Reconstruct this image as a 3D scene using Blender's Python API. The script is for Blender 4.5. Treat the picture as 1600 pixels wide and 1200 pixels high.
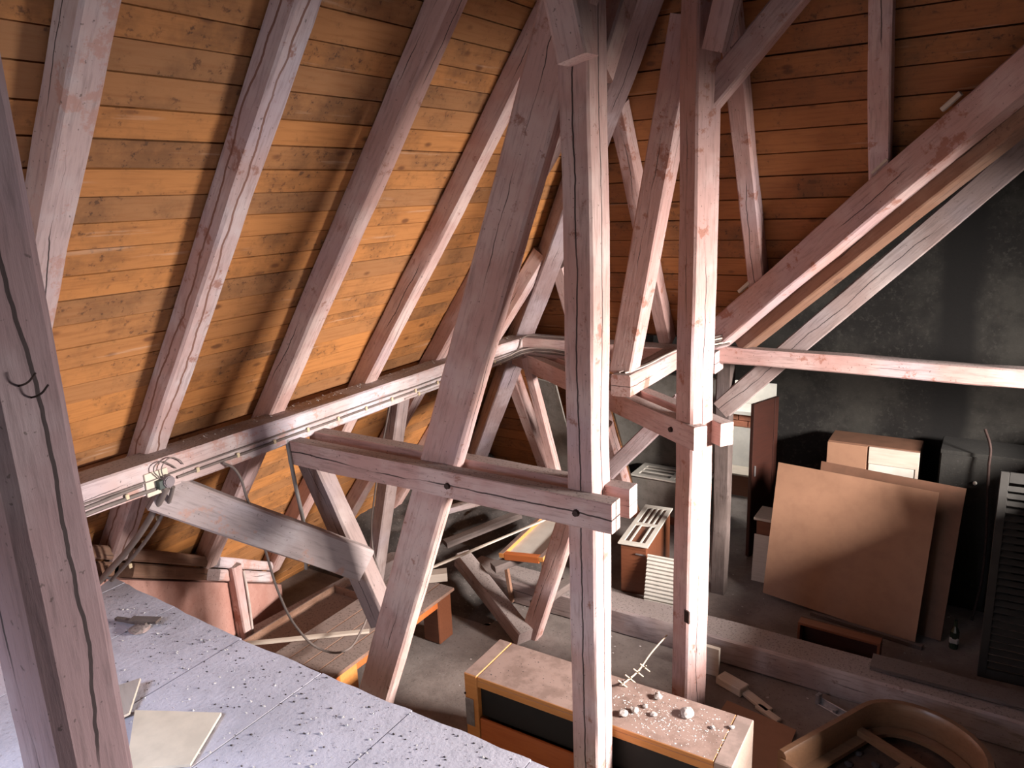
import bpy, bmesh, math, random
from mathutils import Vector, Matrix, noise
random.seed(7)
for o in list(bpy.data.objects):
    bpy.data.objects.remove(o)
scene = bpy.context.scene
col = scene.collection
R = math.radians

# ------------------------------------------------------------------ camera
cam_d = bpy.data.cameras.new('camera')
cam_d.sensor_width = 36.0
cam_d.lens = 1189.0 / 1600.0 * 36.0
cam_d.clip_start = 0.05
cam = bpy.data.objects.new('camera', cam_d)
col.objects.link(cam)
_y, _p, _r = R(32.86), R(13.99), R(-2.27)
# rows of world->camera (x right, y down, z forward)
Ryaw = Matrix(((math.cos(_y), 0, math.sin(_y)), (0, 1, 0), (-math.sin(_y), 0, math.cos(_y))))
Rpit = Matrix(((1, 0, 0), (0, math.cos(_p), -math.sin(_p)), (0, math.sin(_p), math.cos(_p))))
Rrol = Matrix(((math.cos(_r), -math.sin(_r), 0), (math.sin(_r), math.cos(_r), 0), (0, 0, 1)))
Bas = Matrix(((1, 0, 0), (0, 0, -1), (0, 1, 0)))
Mw = Rrol @ Rpit @ Ryaw @ Bas
ex, ey, ez = Vector(Mw[0]), Vector(Mw[1]), Vector(Mw[2])
cm = Matrix((ex, -ey, -ez)).transposed().to_4x4()
cm.translation = (0, 0, 4.0)
cam.matrix_world = cm
scene.camera = cam

# ------------------------------------------------------------------ world, lights, exposure
scene.view_settings.view_transform = 'Standard'
scene.view_settings.look = 'None'
scene.view_settings.gamma = 1.0
scene.view_settings.use_curve_mapping = False
scene.view_settings.exposure = 0.1
w = bpy.data.worlds.new('world')
scene.world = w
w.use_nodes = True
bg = w.node_tree.nodes['Background']
bg.inputs['Color'].default_value = (0.75, 0.80, 0.95, 1)
bg.inputs['Strength'].default_value = 0.05

def area(name, loc, target, sx, sy, power, color, spread=180):
    l = bpy.data.lights.new(name, 'AREA')
    l.shape = 'RECTANGLE'; l.size = sx; l.size_y = sy
    l.energy = power; l.color = color; l.spread = R(spread)
    o = bpy.data.objects.new(name, l); col.objects.link(o)
    o.location = loc
    o.rotation_euler = (Vector(target) - Vector(loc)).to_track_quat('-Z', 'Y').to_euler()
    return o
# daylight through the dormer window in the side wall, to the right of the picture
area('window_daylight_side', (3.6, 5.0, 3.25), (-2.0, 4.5, 2.1), 1.9, .72, 3000, (1.0, 0.91, 0.86))
# weak fill lamp added behind the camera for the timbers' near faces
area('rear_fill', (-2.7, -2.45, 2.75), (-2.7, 1.6, 2.0), 1.3, .9, 34, (1.0, 0.92, 0.90))
# cool lamp added out of the picture to brighten the platform
area('platform_fill', (-3.12, -.45, 3.5), (-2.75, .95, 1.6), .75, .75, 30, (0.66, 0.77, 1.0), 100)
# daylight in the lit room beyond the doorway
area('window_daylight_far_room', (-4.3, 9.6, 2.2), (-2.6, 10.6, 0.6), 0.9, 1.0, 90, (1.0, 0.97, 0.92))

# ------------------------------------------------------------------ materials
def new_mat(name):
    m = bpy.data.materials.new(name); m.use_nodes = True
    nt = m.node_tree
    return m, nt, nt.nodes['Principled BSDF']
def N(nt, t, **kw):
    n = nt.nodes.new(t)
    for k, v in kw.items():
        setattr(n, k, v)
    return n
def L(nt, a, b): nt.links.new(a, b)
def math_n(nt, op, a, b=None, c=None, clamp=False):
    n = nt.nodes.new('ShaderNodeMath'); n.operation = op; n.use_clamp = clamp
    for i, v in enumerate((a, b, c)):
        if v is None: continue
        if isinstance(v, (int, float)): n.inputs[i].default_value = v
        else: nt.links.new(v, n.inputs[i])
    return n.outputs[0]
def mixc(nt, fac, a, b):
    n = nt.nodes.new('ShaderNodeMix'); n.data_type = 'RGBA'
    for sock, v in ((n.inputs[0], fac), (n.inputs[6], a), (n.inputs[7], b)):
        if isinstance(v, (int, float)): sock.default_value = v
        elif isinstance(v, tuple): sock.default_value = (*v, 1) if len(v) == 3 else v
        else: nt.links.new(v, sock)
    return n.outputs[2]
def ramp(nt, fac, p0, p1):
    n = nt.nodes.new('ShaderNodeMapRange'); n.interpolation_type = 'SMOOTHSTEP'
    nt.links.new(fac, n.inputs[0]); n.inputs[1].default_value = p0; n.inputs[2].default_value = p1
    return n.outputs[0]
def noise_n(nt, vec, scale, detail=3, rough=.55, dim='3D'):
    n = nt.nodes.new('ShaderNodeTexNoise'); n.noise_dimensions = dim
    n.inputs['Scale'].default_value = scale; n.inputs['Detail'].default_value = detail
    n.inputs['Roughness'].default_value = rough
    if vec is not None: nt.links.new(vec, n.inputs['Vector'])
    return n.outputs['Fac']
def coords(nt, stretch=(1, 1, 1)):
    """object coordinates plus a per-object random shift, and the same stretched along the timber"""
    tc = N(nt, 'ShaderNodeTexCoord'); oi = N(nt, 'ShaderNodeObjectInfo')
    add = N(nt, 'ShaderNodeVectorMath', operation='MULTIPLY_ADD')
    cmb = N(nt, 'ShaderNodeCombineXYZ')
    for i in range(3): L(nt, oi.outputs['Random'], cmb.inputs[i])
    L(nt, cmb.outputs[0], add.inputs[0]); add.inputs[1].default_value = (37, 51, 23)
    L(nt, tc.outputs['Object'], add.inputs[2])
    mp = N(nt, 'ShaderNodeVectorMath', operation='MULTIPLY'); mp.inputs[1].default_value = stretch
    L(nt, add.outputs[0], mp.inputs[0])
    return tc.outputs['Object'], add.outputs[0], mp.outputs[0], oi.outputs['Random']
def bump(nt, bsdf, h, strength=.3, dist=.01):
    b = N(nt, 'ShaderNodeBump'); b.inputs['Strength'].default_value = strength
    b.inputs['Distance'].default_value = dist
    L(nt, h, b.inputs['Height']); L(nt, b.outputs[0], bsdf.inputs['Normal'])

def timber_mat(name, base, pale, wear, dust=(.25, .21, .195), wear_amt=.60, dust_amt=.85, cracks=True, rough=.85, cw=.0028, gate0=.50, ccol=(.015, .008, .008), camp=.16):
    m, nt, bs = new_mat(name)
    obj, rnd, st, rv = coords(nt, (.9, 9, 9))
    big = noise_n(nt, rnd, 2.1, 4, .6)
    c = mixc(nt, ramp(nt, big, .42, .68), base, pale)
    blue = noise_n(nt, rnd, 1.3, 2, .5)
    c = mixc(nt, math_n(nt, 'MULTIPLY', ramp(nt, blue, .53, .70), .45), c, (pale[0] * .80, pale[1] * .88, pale[2] * 1.06))
    grain = noise_n(nt, st, 6, 5, .65)
    c = mixc(nt, math_n(nt, 'MULTIPLY', ramp(nt, grain, .46, .72), .5), c, tuple(v * .45 for v in base))
    wn = noise_n(nt, rnd, 4.5, 6, .72)
    c = mixc(nt, math_n(nt, 'MULTIPLY', ramp(nt, wn, wear_amt, wear_amt + .07), .8), c, wear)
    sp = noise_n(nt, rnd, 55, 2, .5)
    c = mixc(nt, math_n(nt, 'MULTIPLY', ramp(nt, sp, .69, .74), .6), c, (.05, .035, .03))
    hgt = math_n(nt, 'MULTIPLY', grain, .5)
    if cracks:
        sx = N(nt, 'ShaderNodeSeparateXYZ'); L(nt, obj, sx.inputs[0])
        for ax_, sh in ((1, 3.1), (2, 11.7)):
            cv = N(nt, 'ShaderNodeCombineXYZ'); L(nt, sx.outputs[0], cv.inputs[0]); L(nt, math_n(nt, 'MULTIPLY_ADD', rv, 40, sh), cv.inputs[1])
            n1 = noise_n(nt, cv.outputs[0], 1.1, 5, .55)
            off = math_n(nt, 'MULTIPLY_ADD', n1, camp, -camp / 2)
            d = math_n(nt, 'ABSOLUTE', math_n(nt, 'SUBTRACT', sx.outputs[ax_], off))
            cv2 = N(nt, 'ShaderNodeCombineXYZ'); L(nt, sx.outputs[0], cv2.inputs[0]); L(nt, math_n(nt, 'MULTIPLY_ADD', rv, 77, sh + 5), cv2.inputs[1])
            gate = ramp(nt, noise_n(nt, cv2.outputs[0], .9, 2, .5), gate0, gate0 + .10)
            lw = math_n(nt, 'MULTIPLY_ADD', gate, cw, .0002)
            crack = math_n(nt, 'MULTIPLY', math_n(nt, 'LESS_THAN', d, lw), gate)
            c = mixc(nt, math_n(nt, 'MULTIPLY', crack, .9), c, ccol)
            hgt = math_n(nt, 'SUBTRACT', hgt, math_n(nt, 'MULTIPLY', crack, 1.2))
    if dust_amt:
        g = N(nt, 'ShaderNodeNewGeometry'); s2 = N(nt, 'ShaderNodeSeparateXYZ'); L(nt, g.outputs['True Normal'], s2.inputs[0])
        dn = math_n(nt, 'MULTIPLY', ramp(nt, s2.outputs[2], .72, .95), dust_amt)
        dc = mixc(nt, ramp(nt, noise_n(nt, rnd, 60, 2, .6), .56, .66), dust, (.10, .08, .07))
        c = mixc(nt, dn, c, dc)
    L(nt, c, bs.inputs['Base Color']); bs.inputs['Roughness'].default_value = rough
    bump(nt, bs, hgt, .5, .012)
    return m

PINK = timber_mat('pink_limewashed_timber', (.48, .30, .265), (.57, .43, .395), (.27, .12, .085))
PINK2 = timber_mat('rose_limewashed_timber', (.46, .285, .255), (.54, .39, .365), (.30, .12, .08), wear_amt=.57)
MAUVE = timber_mat('mauve_limewashed_timber', (.28, .19, .185), (.38, .30, .305), (.15, .08, .065), wear_amt=.63)
SPLIT = timber_mat('split_pink_timber', (.48, .30, .265), (.57, .43, .395), (.27, .12, .085), cw=.0045, gate0=.30, camp=.10)
NEARP = timber_mat('purple_grey_timber', (.26, .175, .185), (.33, .26, .275), (.17, .10, .095), wear_amt=.62, cw=.0045, gate0=.40, camp=.17)
STAIN = timber_mat('stained_pink_timber', (.44, .30, .28), (.52, .44, .44), (.27, .12, .085), wear_amt=.58, cw=.006, gate0=.25, ccol=(.17, .075, .05), camp=.20)
LGREY = timber_mat('pale_grey_timber', (.36, .295, .285), (.45, .41, .415), (.40, .235, .19), wear_amt=.58)
PURL = timber_mat('whitish_pink_timber', (.50, .37, .35), (.56, .51, .515), (.45, .26, .215), wear_amt=.55)
GREYT = timber_mat('grey_weathered_timber', (.27, .20, .185), (.36, .30, .285), (.14, .085, .07), wear_amt=.62)
DARKT = timber_mat('dark_dusty_timber', (.085, .062, .054), (.125, .095, .086), (.05, .03, .024), dust=(.14, .115, .105), wear_amt=.6)
BROWNT = timber_mat('brown_raw_timber', (.20, .10, .06), (.27, .16, .11), (.10, .045, .03), dust=(.24, .19, .17))

def plain_wood(name, base, dark, scale=(1.2, 14, 14), rough=.5, dust=None, dust_amt=.8, contrast=.5):
    m, nt, bs = new_mat(name)
    obj, rnd, st, rv = coords(nt, scale)
    g = noise_n(nt, st, 4, 5, .6)
    c = mixc(nt, math_n(nt, 'MULTIPLY', ramp(nt, g, .38, .72), contrast), base, dark)
    c = mixc(nt, math_n(nt, 'MULTIPLY', ramp(nt, noise_n(nt, rnd, 3, 4, .6), .5, .75), .35), c, dark)
    if dust:
        gg = N(nt, 'ShaderNodeNewGeometry'); s2 = N(nt, 'ShaderNodeSeparateXYZ'); L(nt, gg.outputs['True Normal'], s2.inputs[0])
        dn = math_n(nt, 'MULTIPLY', ramp(nt, s2.outputs[2], .6, .95), dust_amt)
        dc = mixc(nt, ramp(nt, noise_n(nt, rnd, 7, 5, .7), .42, .62), dust, tuple(v * .68 for v in dust))
        c = mixc(nt, dn, c, dc)
    L(nt, c, bs.inputs['Base Color']); bs.inputs['Roughness'].default_value = rough
    bump(nt, bs, g, .15, .004)
    return m

def board_mat(name, base, alt, dark):
    m, nt, bs = new_mat(name)
    obj, rnd, st, rv = coords(nt, (.7, 10, 10))
    g = noise_n(nt, st, 5, 5, .62)
    c = mixc(nt, rv, base, alt)
    c = mixc(nt, math_n(nt, 'MULTIPLY', ramp(nt, g, .42, .75), .5), c, dark)
    # knots
    v = N(nt, 'ShaderNodeTexVoronoi'); v.inputs['Scale'].default_value = 1.0
    mp = N(nt, 'ShaderNodeVectorMath', operation='MULTIPLY'); mp.inputs[1].default_value = (3.0, 6.0, 6.0); L(nt, rnd, mp.inputs[0]); L(nt, mp.outputs[0], v.inputs['Vector'])
    kn = math_n(nt, 'SUBTRACT', 1.0, ramp(nt, v.outputs['Distance'], .06, .16))
    c = mixc(nt, math_n(nt, 'MULTIPLY', kn, .75), c, (.10, .03, .008))
    # weather stains, damp grey-green blotches
    s = noise_n(nt, rnd, 1.7, 6, .7)
    c = mixc(nt, math_n(nt, 'MULTIPLY', ramp(nt, s, .45, .70), .68), c, (.12, .055, .022))
    sp = noise_n(nt, rnd, 26, 4, .7)
    c = mixc(nt, math_n(nt, 'MULTIPLY', math_n(nt, 'MULTIPLY', ramp(nt, sp, .56, .66), ramp(nt, s, .42, .6)), .75), c, (.06, .025, .012))
    wt = noise_n(nt, st, 1.6, 4, .6)
    c = mixc(nt, math_n(nt, 'MULTIPLY', ramp(nt, wt, .63, .72), .35), c, (.58, .40, .28))
    L(nt, c, bs.inputs['Base Color']); bs.inputs['Roughness'].default_value = .75
    bump(nt, bs, g, .25, .006)
    return m
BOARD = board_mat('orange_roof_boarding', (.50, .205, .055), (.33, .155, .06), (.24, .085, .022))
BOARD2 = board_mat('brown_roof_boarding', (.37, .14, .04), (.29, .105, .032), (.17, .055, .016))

def flat(name, colr, rough=.8, var=.25, scale=6, metallic=0, bumpy=0, bscale=30):
    m, nt, bs = new_mat(name)
    obj, rnd, st, rv = coords(nt)
    n = noise_n(nt, rnd, scale, 5, .6)
    c = mixc(nt, ramp(nt, n, .35, .68), colr, tuple(v * (1 - var) for v in colr))
    L(nt, c, bs.inputs['Base Color']); bs.inputs['Roughness'].default_value = rough; bs.inputs['Metallic'].default_value = metallic
    if bumpy: bump(nt, bs, noise_n(nt, rnd, bscale, 4, .6), bumpy, .01)
    return m
def dirty(name, a, b, spk, scale=2.2, rough=.9, joints=None, sp_amt=.8):
    m, nt, bs = new_mat(name)
    tc = N(nt, 'ShaderNodeTexCoord'); o = tc.outputs['Object']
    c = mixc(nt, ramp(nt, noise_n(nt, o, scale, 5, .65), .38, .66), a, b)
    c = mixc(nt, math_n(nt, 'MULTIPLY', ramp(nt, noise_n(nt, o, 45, 3, .65), .60, .70), sp_amt), c, spk)
    L(nt, c, bs.inputs['Base Color']); bs.inputs['Roughness'].default_value = rough
    bump(nt, bs, noise_n(nt, o, 34, 5, .65), .35, .012)
    return m
FLOOR = dirty('dusty_grey_floor', (.18, .15, .135), (.115, .092, .082), (.07, .055, .048))
PLATF = dirty('grey_painted_boards', (.52, .51, .58), (.40, .39, .44), (.20, .17, .18), 1.6, .75, sp_amt=.45)
PLASTER = dirty('pink_plaster', (.46, .26, .215), (.38, .19, .15), (.24, .12, .09), 2.5)
SOOT = dirty('sooty_dark_plaster', (.017, .016, .013), (.007, .006, .005), (.034, .032, .027), 1.0)
def soot_wall():
    m, nt, bs = new_mat('sooty_wall_with_black_streak')
    tc = N(nt, 'ShaderNodeTexCoord'); o = tc.outputs['Object']
    sx = N(nt, 'ShaderNodeSeparateXYZ'); L(nt, o, sx.inputs[0])
    c = mixc(nt, ramp(nt, noise_n(nt, o, 1.1, 6, .68), .40, .66), (.007, .006, .005), (.032, .030, .025))
    c = mixc(nt, math_n(nt, 'MULTIPLY', ramp(nt, noise_n(nt, o, 26, 4, .7), .52, .7), .5), c, (.045, .042, .036))
    wob = math_n(nt, 'MULTIPLY_ADD', noise_n(nt, o, 1.5, 3, .6), .22, -.11)
    d = math_n(nt, 'ABSOLUTE', math_n(nt, 'ADD', math_n(nt, 'ADD', sx.outputs[0], .83), wob))
    c = mixc(nt, math_n(nt, 'SUBTRACT', 1.0, ramp(nt, d, .10, .26)), c, (.003, .0025, .002))
    L(nt, c, bs.inputs['Base Color']); bs.inputs['Roughness'].default_value = .95
    bump(nt, bs, noise_n(nt, o, 30, 4, .6), .4, .01)
    return m
SOOTW = soot_wall()
GREYW = dirty('grey_concrete', (.22, .20, .175), (.14, .125, .105), (.10, .09, .075), 3)
WHITEW = flat('white_plaster', (.80, .76, .70), .9, .12)
SHELL = flat('dark_roof_felt', (.05, .025, .012), .95, .2)
HARDB = plain_wood('brown_hardboard', (.28, .15, .09), (.20, .105, .062), (2, 2, 2), .7, contrast=.4)
HARDB2 = plain_wood('dark_hardboard', (.15, .07, .04), (.09, .045, .025), (2, 2, 2), .7)
VENEER = plain_wood('red_brown_veneer', (.16, .055, .026), (.10, .032, .015), rough=.4)
DKWOOD = plain_wood('dark_red_wood', (.045, .014, .009), (.02, .008, .006), rough=.45)
ORANGEW = plain_wood('orange_pine', (.58, .25, .07), (.44, .16, .04), rough=.45, dust=(.23, .17, .152), dust_amt=.95)
REDW = plain_wood('orange_red_varnished_wood', (.46, .13, .035), (.34, .08, .02), rough=.4)
BEDW = plain_wood('varnished_bent_wood', (.17, .09, .05), (.10, .05, .028), rough=.32)
PALEB = plain_wood('pale_batten_wood', (.50, .43, .36), (.38, .31, .25), rough=.8)
PALEE = plain_wood('greyed_lit_pine', (.34, .26, .215), (.25, .18, .14), rough=.6, dust=(.23, .17, .152))  # dusty pale pine; bright light on the right column put into the colour
WHITEP = flat('off_white_panel', (.55, .52, .46), .6, .12)
CREAM = flat('cream_board', (.66, .58, .46), .75, .15)
GREYP = flat('grey_plastic', (.32, .30, .28), .6, .2)
BLACKG = flat('black_void_glass', (.004, .004, .004), .6, .1)
METAL = flat('dull_steel', (.38, .36, .36), .45, .3, 20, .8)
RUST = flat('rusty_iron', (.055, .032, .027), .7, .4, 30, .5)
CABLE = flat('grey_brown_cable', (.17, .135, .12), .7, .25)
CABLEP = flat('pale_cable', (.48, .40, .36), .7, .25)
CLIP = flat('yellowed_cable_clip', (.62, .50, .32), .6, .2)
JBOX = flat('bakelite_box', (.19, .15, .16), .5, .3)
TWINE = flat('straw_twine', (.50, .40, .30), .9, .2)
LUMP = flat('plaster_rubble', (.42, .38, .36), .95, .3, 20, bumpy=.6)
CHIP = flat('pale_paint_chips', (.62, .60, .58), .9, .3, 40)
DCHIP = flat('dark_droppings', (.05, .04, .04), .9, .3, 40)
MOUND = dirty('sooty_rubble', (.065, .055, .05), (.032, .027, .024), (.16, .145, .13), 4)
BASE = dirty('dark_webbing', (.075, .04, .025), (.045, .024, .016), (.01, .008, .006), 6)

BLACKT = flat('blackened_wood', (.022, .02, .017), .8, .4)
# ------------------------------------------------------------------ helpers
def tag(o, label=None, cat=None, group=None, kind=None):
    if label: o['label'] = label
    if cat: o['category'] = cat
    if group: o['group'] = group
    if kind: o['kind'] = kind
    return o
def link(name, me, mat, parent=None, mw=None):
    o = bpy.data.objects.new(name, me); col.objects.link(o)
    if mat is not None and len(me.materials) == 0: me.materials.append(mat)
    if parent is not None: o.parent = parent
    if mw is not None: o.matrix_local = mw
    return o
def empty(name, loc, rz=0, rot=None):
    o = bpy.data.objects.new(name, None); col.objects.link(o); o.empty_display_size = .1
    o.location = loc; o.rotation_euler = rot if rot else (0, 0, rz)
    return o
def mesh(name, verts, faces, smooth_angle=None):
    me = bpy.data.meshes.new(name); me.from_pydata([tuple(v) for v in verts], [], faces); me.update()
    bm = bmesh.new(); bm.from_mesh(me); bmesh.ops.recalc_face_normals(bm, faces=bm.faces); bm.to_mesh(me); bm.free()
    if smooth_angle is not None:
        for p in me.polygons: p.use_smooth = True
        me.set_sharp_from_angle(angle=R(smooth_angle))
    return me
def box_mesh(name, sx, sy, sz, bev=.004, center=(0, 0, 0)):
    bm = bmesh.new(); bmesh.ops.create_cube(bm, size=1)
    for v in bm.verts: v.co = Vector((v.co.x * sx + center[0], v.co.y * sy + center[1], v.co.z * sz + center[2]))
    if bev: bmesh.ops.bevel(bm, geom=bm.edges[:], offset=min(bev, .3 * min(sx, sy, sz)), segments=1, affect='EDGES')
    me = bpy.data.meshes.new(name); bm.to_mesh(me); bm.free()
    return me
def box(name, lo, hi, mat, parent=None, bev=.004, rz=0):
    """axis-aligned block; in a parent it is placed in the parent's frame"""
    c = [(a + b) / 2 for a, b in zip(lo, hi)]
    o = link(name, box_mesh(name, *[b - a for a, b in zip(lo, hi)], bev), mat, parent)
    o.location = c; o.rotation_euler = (0, 0, rz)
    return o
def frame_from(p0, p1, up):
    x = (p1 - p0).normalized(); z = (up - up.dot(x) * x).normalized(); y = z.cross(x)
    m = Matrix((x, y, z)).transposed().to_4x4(); m.translation = (p0 + p1) / 2
    return m
def timber_mesh(name, length, w_, h_, jit=.004, ch=.012, seg=None, seed=0, bow=.0):
    """hand-hewn timber along local x: chamfered section that wanders a little"""
    seg = seg or max(4, int(length / .22))
    vs, fs = [], []
    rr = random.Random(seed)
    ph = rr.random() * 50
    for i in range(seg + 1):
        x = -length / 2 + length * i / seg
        a, b = w_ / 2, h_ / 2
        pts = [(-a + ch, -b), (a - ch, -b), (a, -b + ch), (a, b - ch), (a - ch, b), (-a + ch, b), (-a, b - ch), (-a, -b + ch)]
        dy = jit * 1.5 * noise.noise((x * .8, ph, 0)); dz = jit * 1.5 * noise.noise((x * .8, ph, 9)) + bow * (1 - (2 * x / length) ** 2)
        for k, (py, pz) in enumerate(pts):
            q = k // 2
            wn = max(0, noise.noise((x * 1.3 + 3 * q, ph + 7 * q, 3))) * jit * 2.2
            s = 1 - wn / max(a, b)
            vs.append((x + (rr.random() - .5) * .3 * jit * (0 if i in (0, seg) else 1), py * s + dy + (rr.random() - .5) * jit * .5, pz * s + dz + (rr.random() - .5) * jit * .5))
    for i in range(seg):
        for k in range(8):
            k2 = (k + 1) % 8
            fs.append((i * 8 + k, i * 8 + k2, (i + 1) * 8 + k2, (i + 1) * 8 + k))
    fs.append(tuple(range(8))); fs.append(tuple(seg * 8 + k for k in range(8)))
    return mesh(name, vs, fs, 32)
_seed = [100]
def timber(name, p0, p1, w_, h_, mat, label=None, cat=None, group=None, up=(0, 0, 1), parent=None, jit=.004, ch=.012, kind=None, bow=0):
    p0, p1, up = Vector(p0), Vector(p1), Vector(up)
    _seed[0] += 1
    me = timber_mesh(name, (p1 - p0).length, w_, h_, jit, ch, None, _seed[0], bow)
    o = link(name, me, mat, parent, frame_from(p0, p1, up))
    return tag(o, label, cat, group, kind)
def tube(name, pts, r, mat, parent=None, label=None, cat=None, group=None, res=3):
    cu = bpy.data.curves.new(name, 'CURVE'); cu.dimensions = '3D'; cu.bevel_depth = r; cu.bevel_resolution = res; cu.resolution_u = 8
    cu.use_fill_caps = True
    sp = cu.splines.new('BEZIER'); sp.bezier_points.add(len(pts) - 1)
    for bp, p in zip(sp.bezier_points, pts):
        bp.co = p; bp.handle_left_type = bp.handle_right_type = 'AUTO'
    tmp = bpy.data.objects.new('tmp', cu)
    me = bpy.data.meshes.new_from_object(tmp); bpy.data.objects.remove(tmp)
    me.name = name
    for p in me.polygons: p.use_smooth = True
    me.materials.clear()
    o = link(name, me, mat, parent)
    return tag(o, label, cat, group)
def prism(name, poly, z0, z1, mat, parent=None, bev=0):
    n = len(poly)
    vs = [(x, y, z0) for x, y in poly] + [(x, y, z1) for x, y in poly]
    fs = [tuple(range(n))[::-1], tuple(range(n, 2 * n))] + [(i, (i + 1) % n, n + (i + 1) % n, n + i) for i in range(n)]
    return link(name, mesh(name, vs, fs), mat, parent)
def panel(name, corners, th, mat, label=None, cat=None, group=None, parent=None):
    """flat sheet with real thickness through four corners (thickness grows behind it)"""
    c = [Vector(p) for p in corners]
    n = (c[1] - c[0]).cross(c[3] - c[0]).normalized()
    o_ = sum(c, Vector()) / 4
    x = (c[1] - c[0]).normalized(); y = n.cross(x)
    m = Matrix((x, y, n)).transposed().to_4x4(); m.translation = o_
    mi = m.inverted()
    vs = [mi @ p for p in c] + [mi @ (p - n * th) for p in c]
    fs = [(0, 1, 2, 3), (7, 6, 5, 4)] + [(i, (i + 1) % 4, 4 + (i + 1) % 4, 4 + i) for i in range(4)]
    o = link(name, mesh(name, vs, fs), mat, parent, m)
    return tag(o, label, cat, group)

# ------------------------------------------------------------------ the setting
T54 = math.tan(R(54))
S54, C54 = math.sin(R(54)), math.cos(R(54))
TF = 1.938                                   # pitch of the far roof plane
aF = math.atan(TF); SF, CF = math.sin(aF), math.cos(aF)
ZP = 2.575                                   # top of the purlins
XR, YF = -4.2, 6.75                          # where the rafter undersides cross that height
HK = T54 / TF                                # hip: dY per dX
def left_under(y, z): return Vector((XR + (z - ZP) / T54, y, z))
def far_under(x, z): return Vector((x, YF - (z - ZP) / TF, z))
nL = Vector((-S54, 0, C54)); nF = Vector((0, SF, CF))
RD = .16                                     # rafter depth

floor = box('floor', (-7.5, -3.2, -.12), (3.0, 11.5, 0), FLOOR, bev=0); tag(floor, kind='structure')

# left roof plane: dark shell with one object per board
def left_top(y, z, off): return left_under(y, z) + nL * off
sh = mesh('ceiling_left', [left_top(-3, -.6, RD + .05), left_top(9.4, -.6, RD + .05), left_top(3.6, 6.6, RD + .05), left_top(-3, 6.6, RD + .05),
                           left_top(-3, -.6, RD + .09), left_top(9.4, -.6, RD + .09), left_top(3.6, 6.6, RD + .09), left_top(-3, 6.6, RD + .09)],
          [(0, 1, 2, 3), (7, 6, 5, 4), (0, 1, 5, 4), (1, 2, 6, 5), (2, 3, 7, 6), (3, 0, 4, 7)])
ceil_l = tag(link('ceiling_left', sh, SHELL), kind='structure')
def hip_y(z, off):                            # Y where the board plane meets the hip at height z
    return YF - (z - ZP) / TF + off
rb = random.Random(3)
zz = -.35
while zz < 6.3:
    wd = rb.uniform(.128, .158)               # along the slope
    dz = wd * S54
    z0, z1 = zz + .003, zz + dz - .003
    y0 = -2.6
    y1 = hip_y((z0 + z1) / 2, .12)
    o1, o2 = RD + rb.uniform(0, .006), RD + rb.uniform(0, .006)
    # origin frame: local x along the board
    P = [left_top(y0, z0, o1), left_top(y1, z0, o1), left_top(y1, z1, o2), left_top(y0, z1, o2)]
    P += [p + nL * .022 for p in P]
    ctr = sum(P, Vector()) / 8
    fr = Matrix((Vector((0, 1, 0)), Vector((C54, 0, S54)), nL * 1)).transposed()
    if fr.determinant() < 0: fr = Matrix((Vector((0, 1, 0)), Vector((-C54, 0, -S54)), nL)).transposed()
    fr = fr.to_4x4(); fr.translation = ctr; fi = fr.inverted()
    me = mesh('roof_board', [fi @ p for p in P], [(0, 1, 2, 3), (7, 6, 5, 4), (0, 1, 5, 4), (1, 2, 6, 5), (2, 3, 7, 6), (3, 0, 4, 7)])
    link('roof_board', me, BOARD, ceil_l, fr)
    zz += dz

# far roof plane
VA, VB = Vector((-1.94, 6.6, 2.86)), Vector((0.0, 5.70, 4.60))       # valley line
def valley_x(z): return VA.x + (z - VA.z) * (VB.x - VA.x) / (VB.z - VA.z)
def far_top(x, z, off): return far_under(x, z) + nF * off
ceil_f = empty('ceiling_far', (0, 0, 0)); tag(ceil_f, kind='structure')
def far_quad(name, x00, x01, z0, x10, x11, z1, off0, off1, th, mat, parent):
    P = [far_top(x00, z0, off0), far_top(x01, z0, off0), far_top(x11, z1, off1), far_top(x10, z1, off1)]
    P += [p + nF * th for p in P]
    ctr = sum(P, Vector()) / 8
    fr = Matrix((Vector((1, 0, 0)), Vector((0, -CF, SF)), nF)).transposed().to_4x4(); fr.translation = ctr; fi = fr.inverted()
    me = mesh(name, [fi @ p for p in P], [(0, 1, 2, 3), (7, 6, 5, 4), (0, 1, 5, 4), (1, 2, 6, 5), (2, 3, 7, 6), (3, 0, 4, 7)])
    return link(name, me, mat, parent, fr)
def hip_x(z): return XR + (z - ZP) / T54 + .06
zz = -.1
while zz < 6.3:
    wd = rb.uniform(.165, .20); dz = wd * SF
    gp = rb.uniform(.003, .008); z0, z1 = zz + gp, zz + dz - .004
    zm = (z0 + z1) / 2
    xa = hip_x(zm) - .22
    xb = valley_x(zm) if zm > 2.5 else (-3.0 if zm > 1.9 else -3.5)
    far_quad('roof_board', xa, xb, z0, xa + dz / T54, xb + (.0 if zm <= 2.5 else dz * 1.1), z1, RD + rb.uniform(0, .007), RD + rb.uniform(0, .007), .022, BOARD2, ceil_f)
    zz += dz
far_quad('roof_felt', -6.4, -3.52, -.1, -4.0, -3.52, 2.5, RD + .05, RD + .05, .04, SHELL, ceil_f)
far_quad('roof_felt', -4.6, -2.2, 2.5, -1.5, 2.4, 6.4, RD + .05, RD + .05, .04, SHELL, ceil_f)

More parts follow.
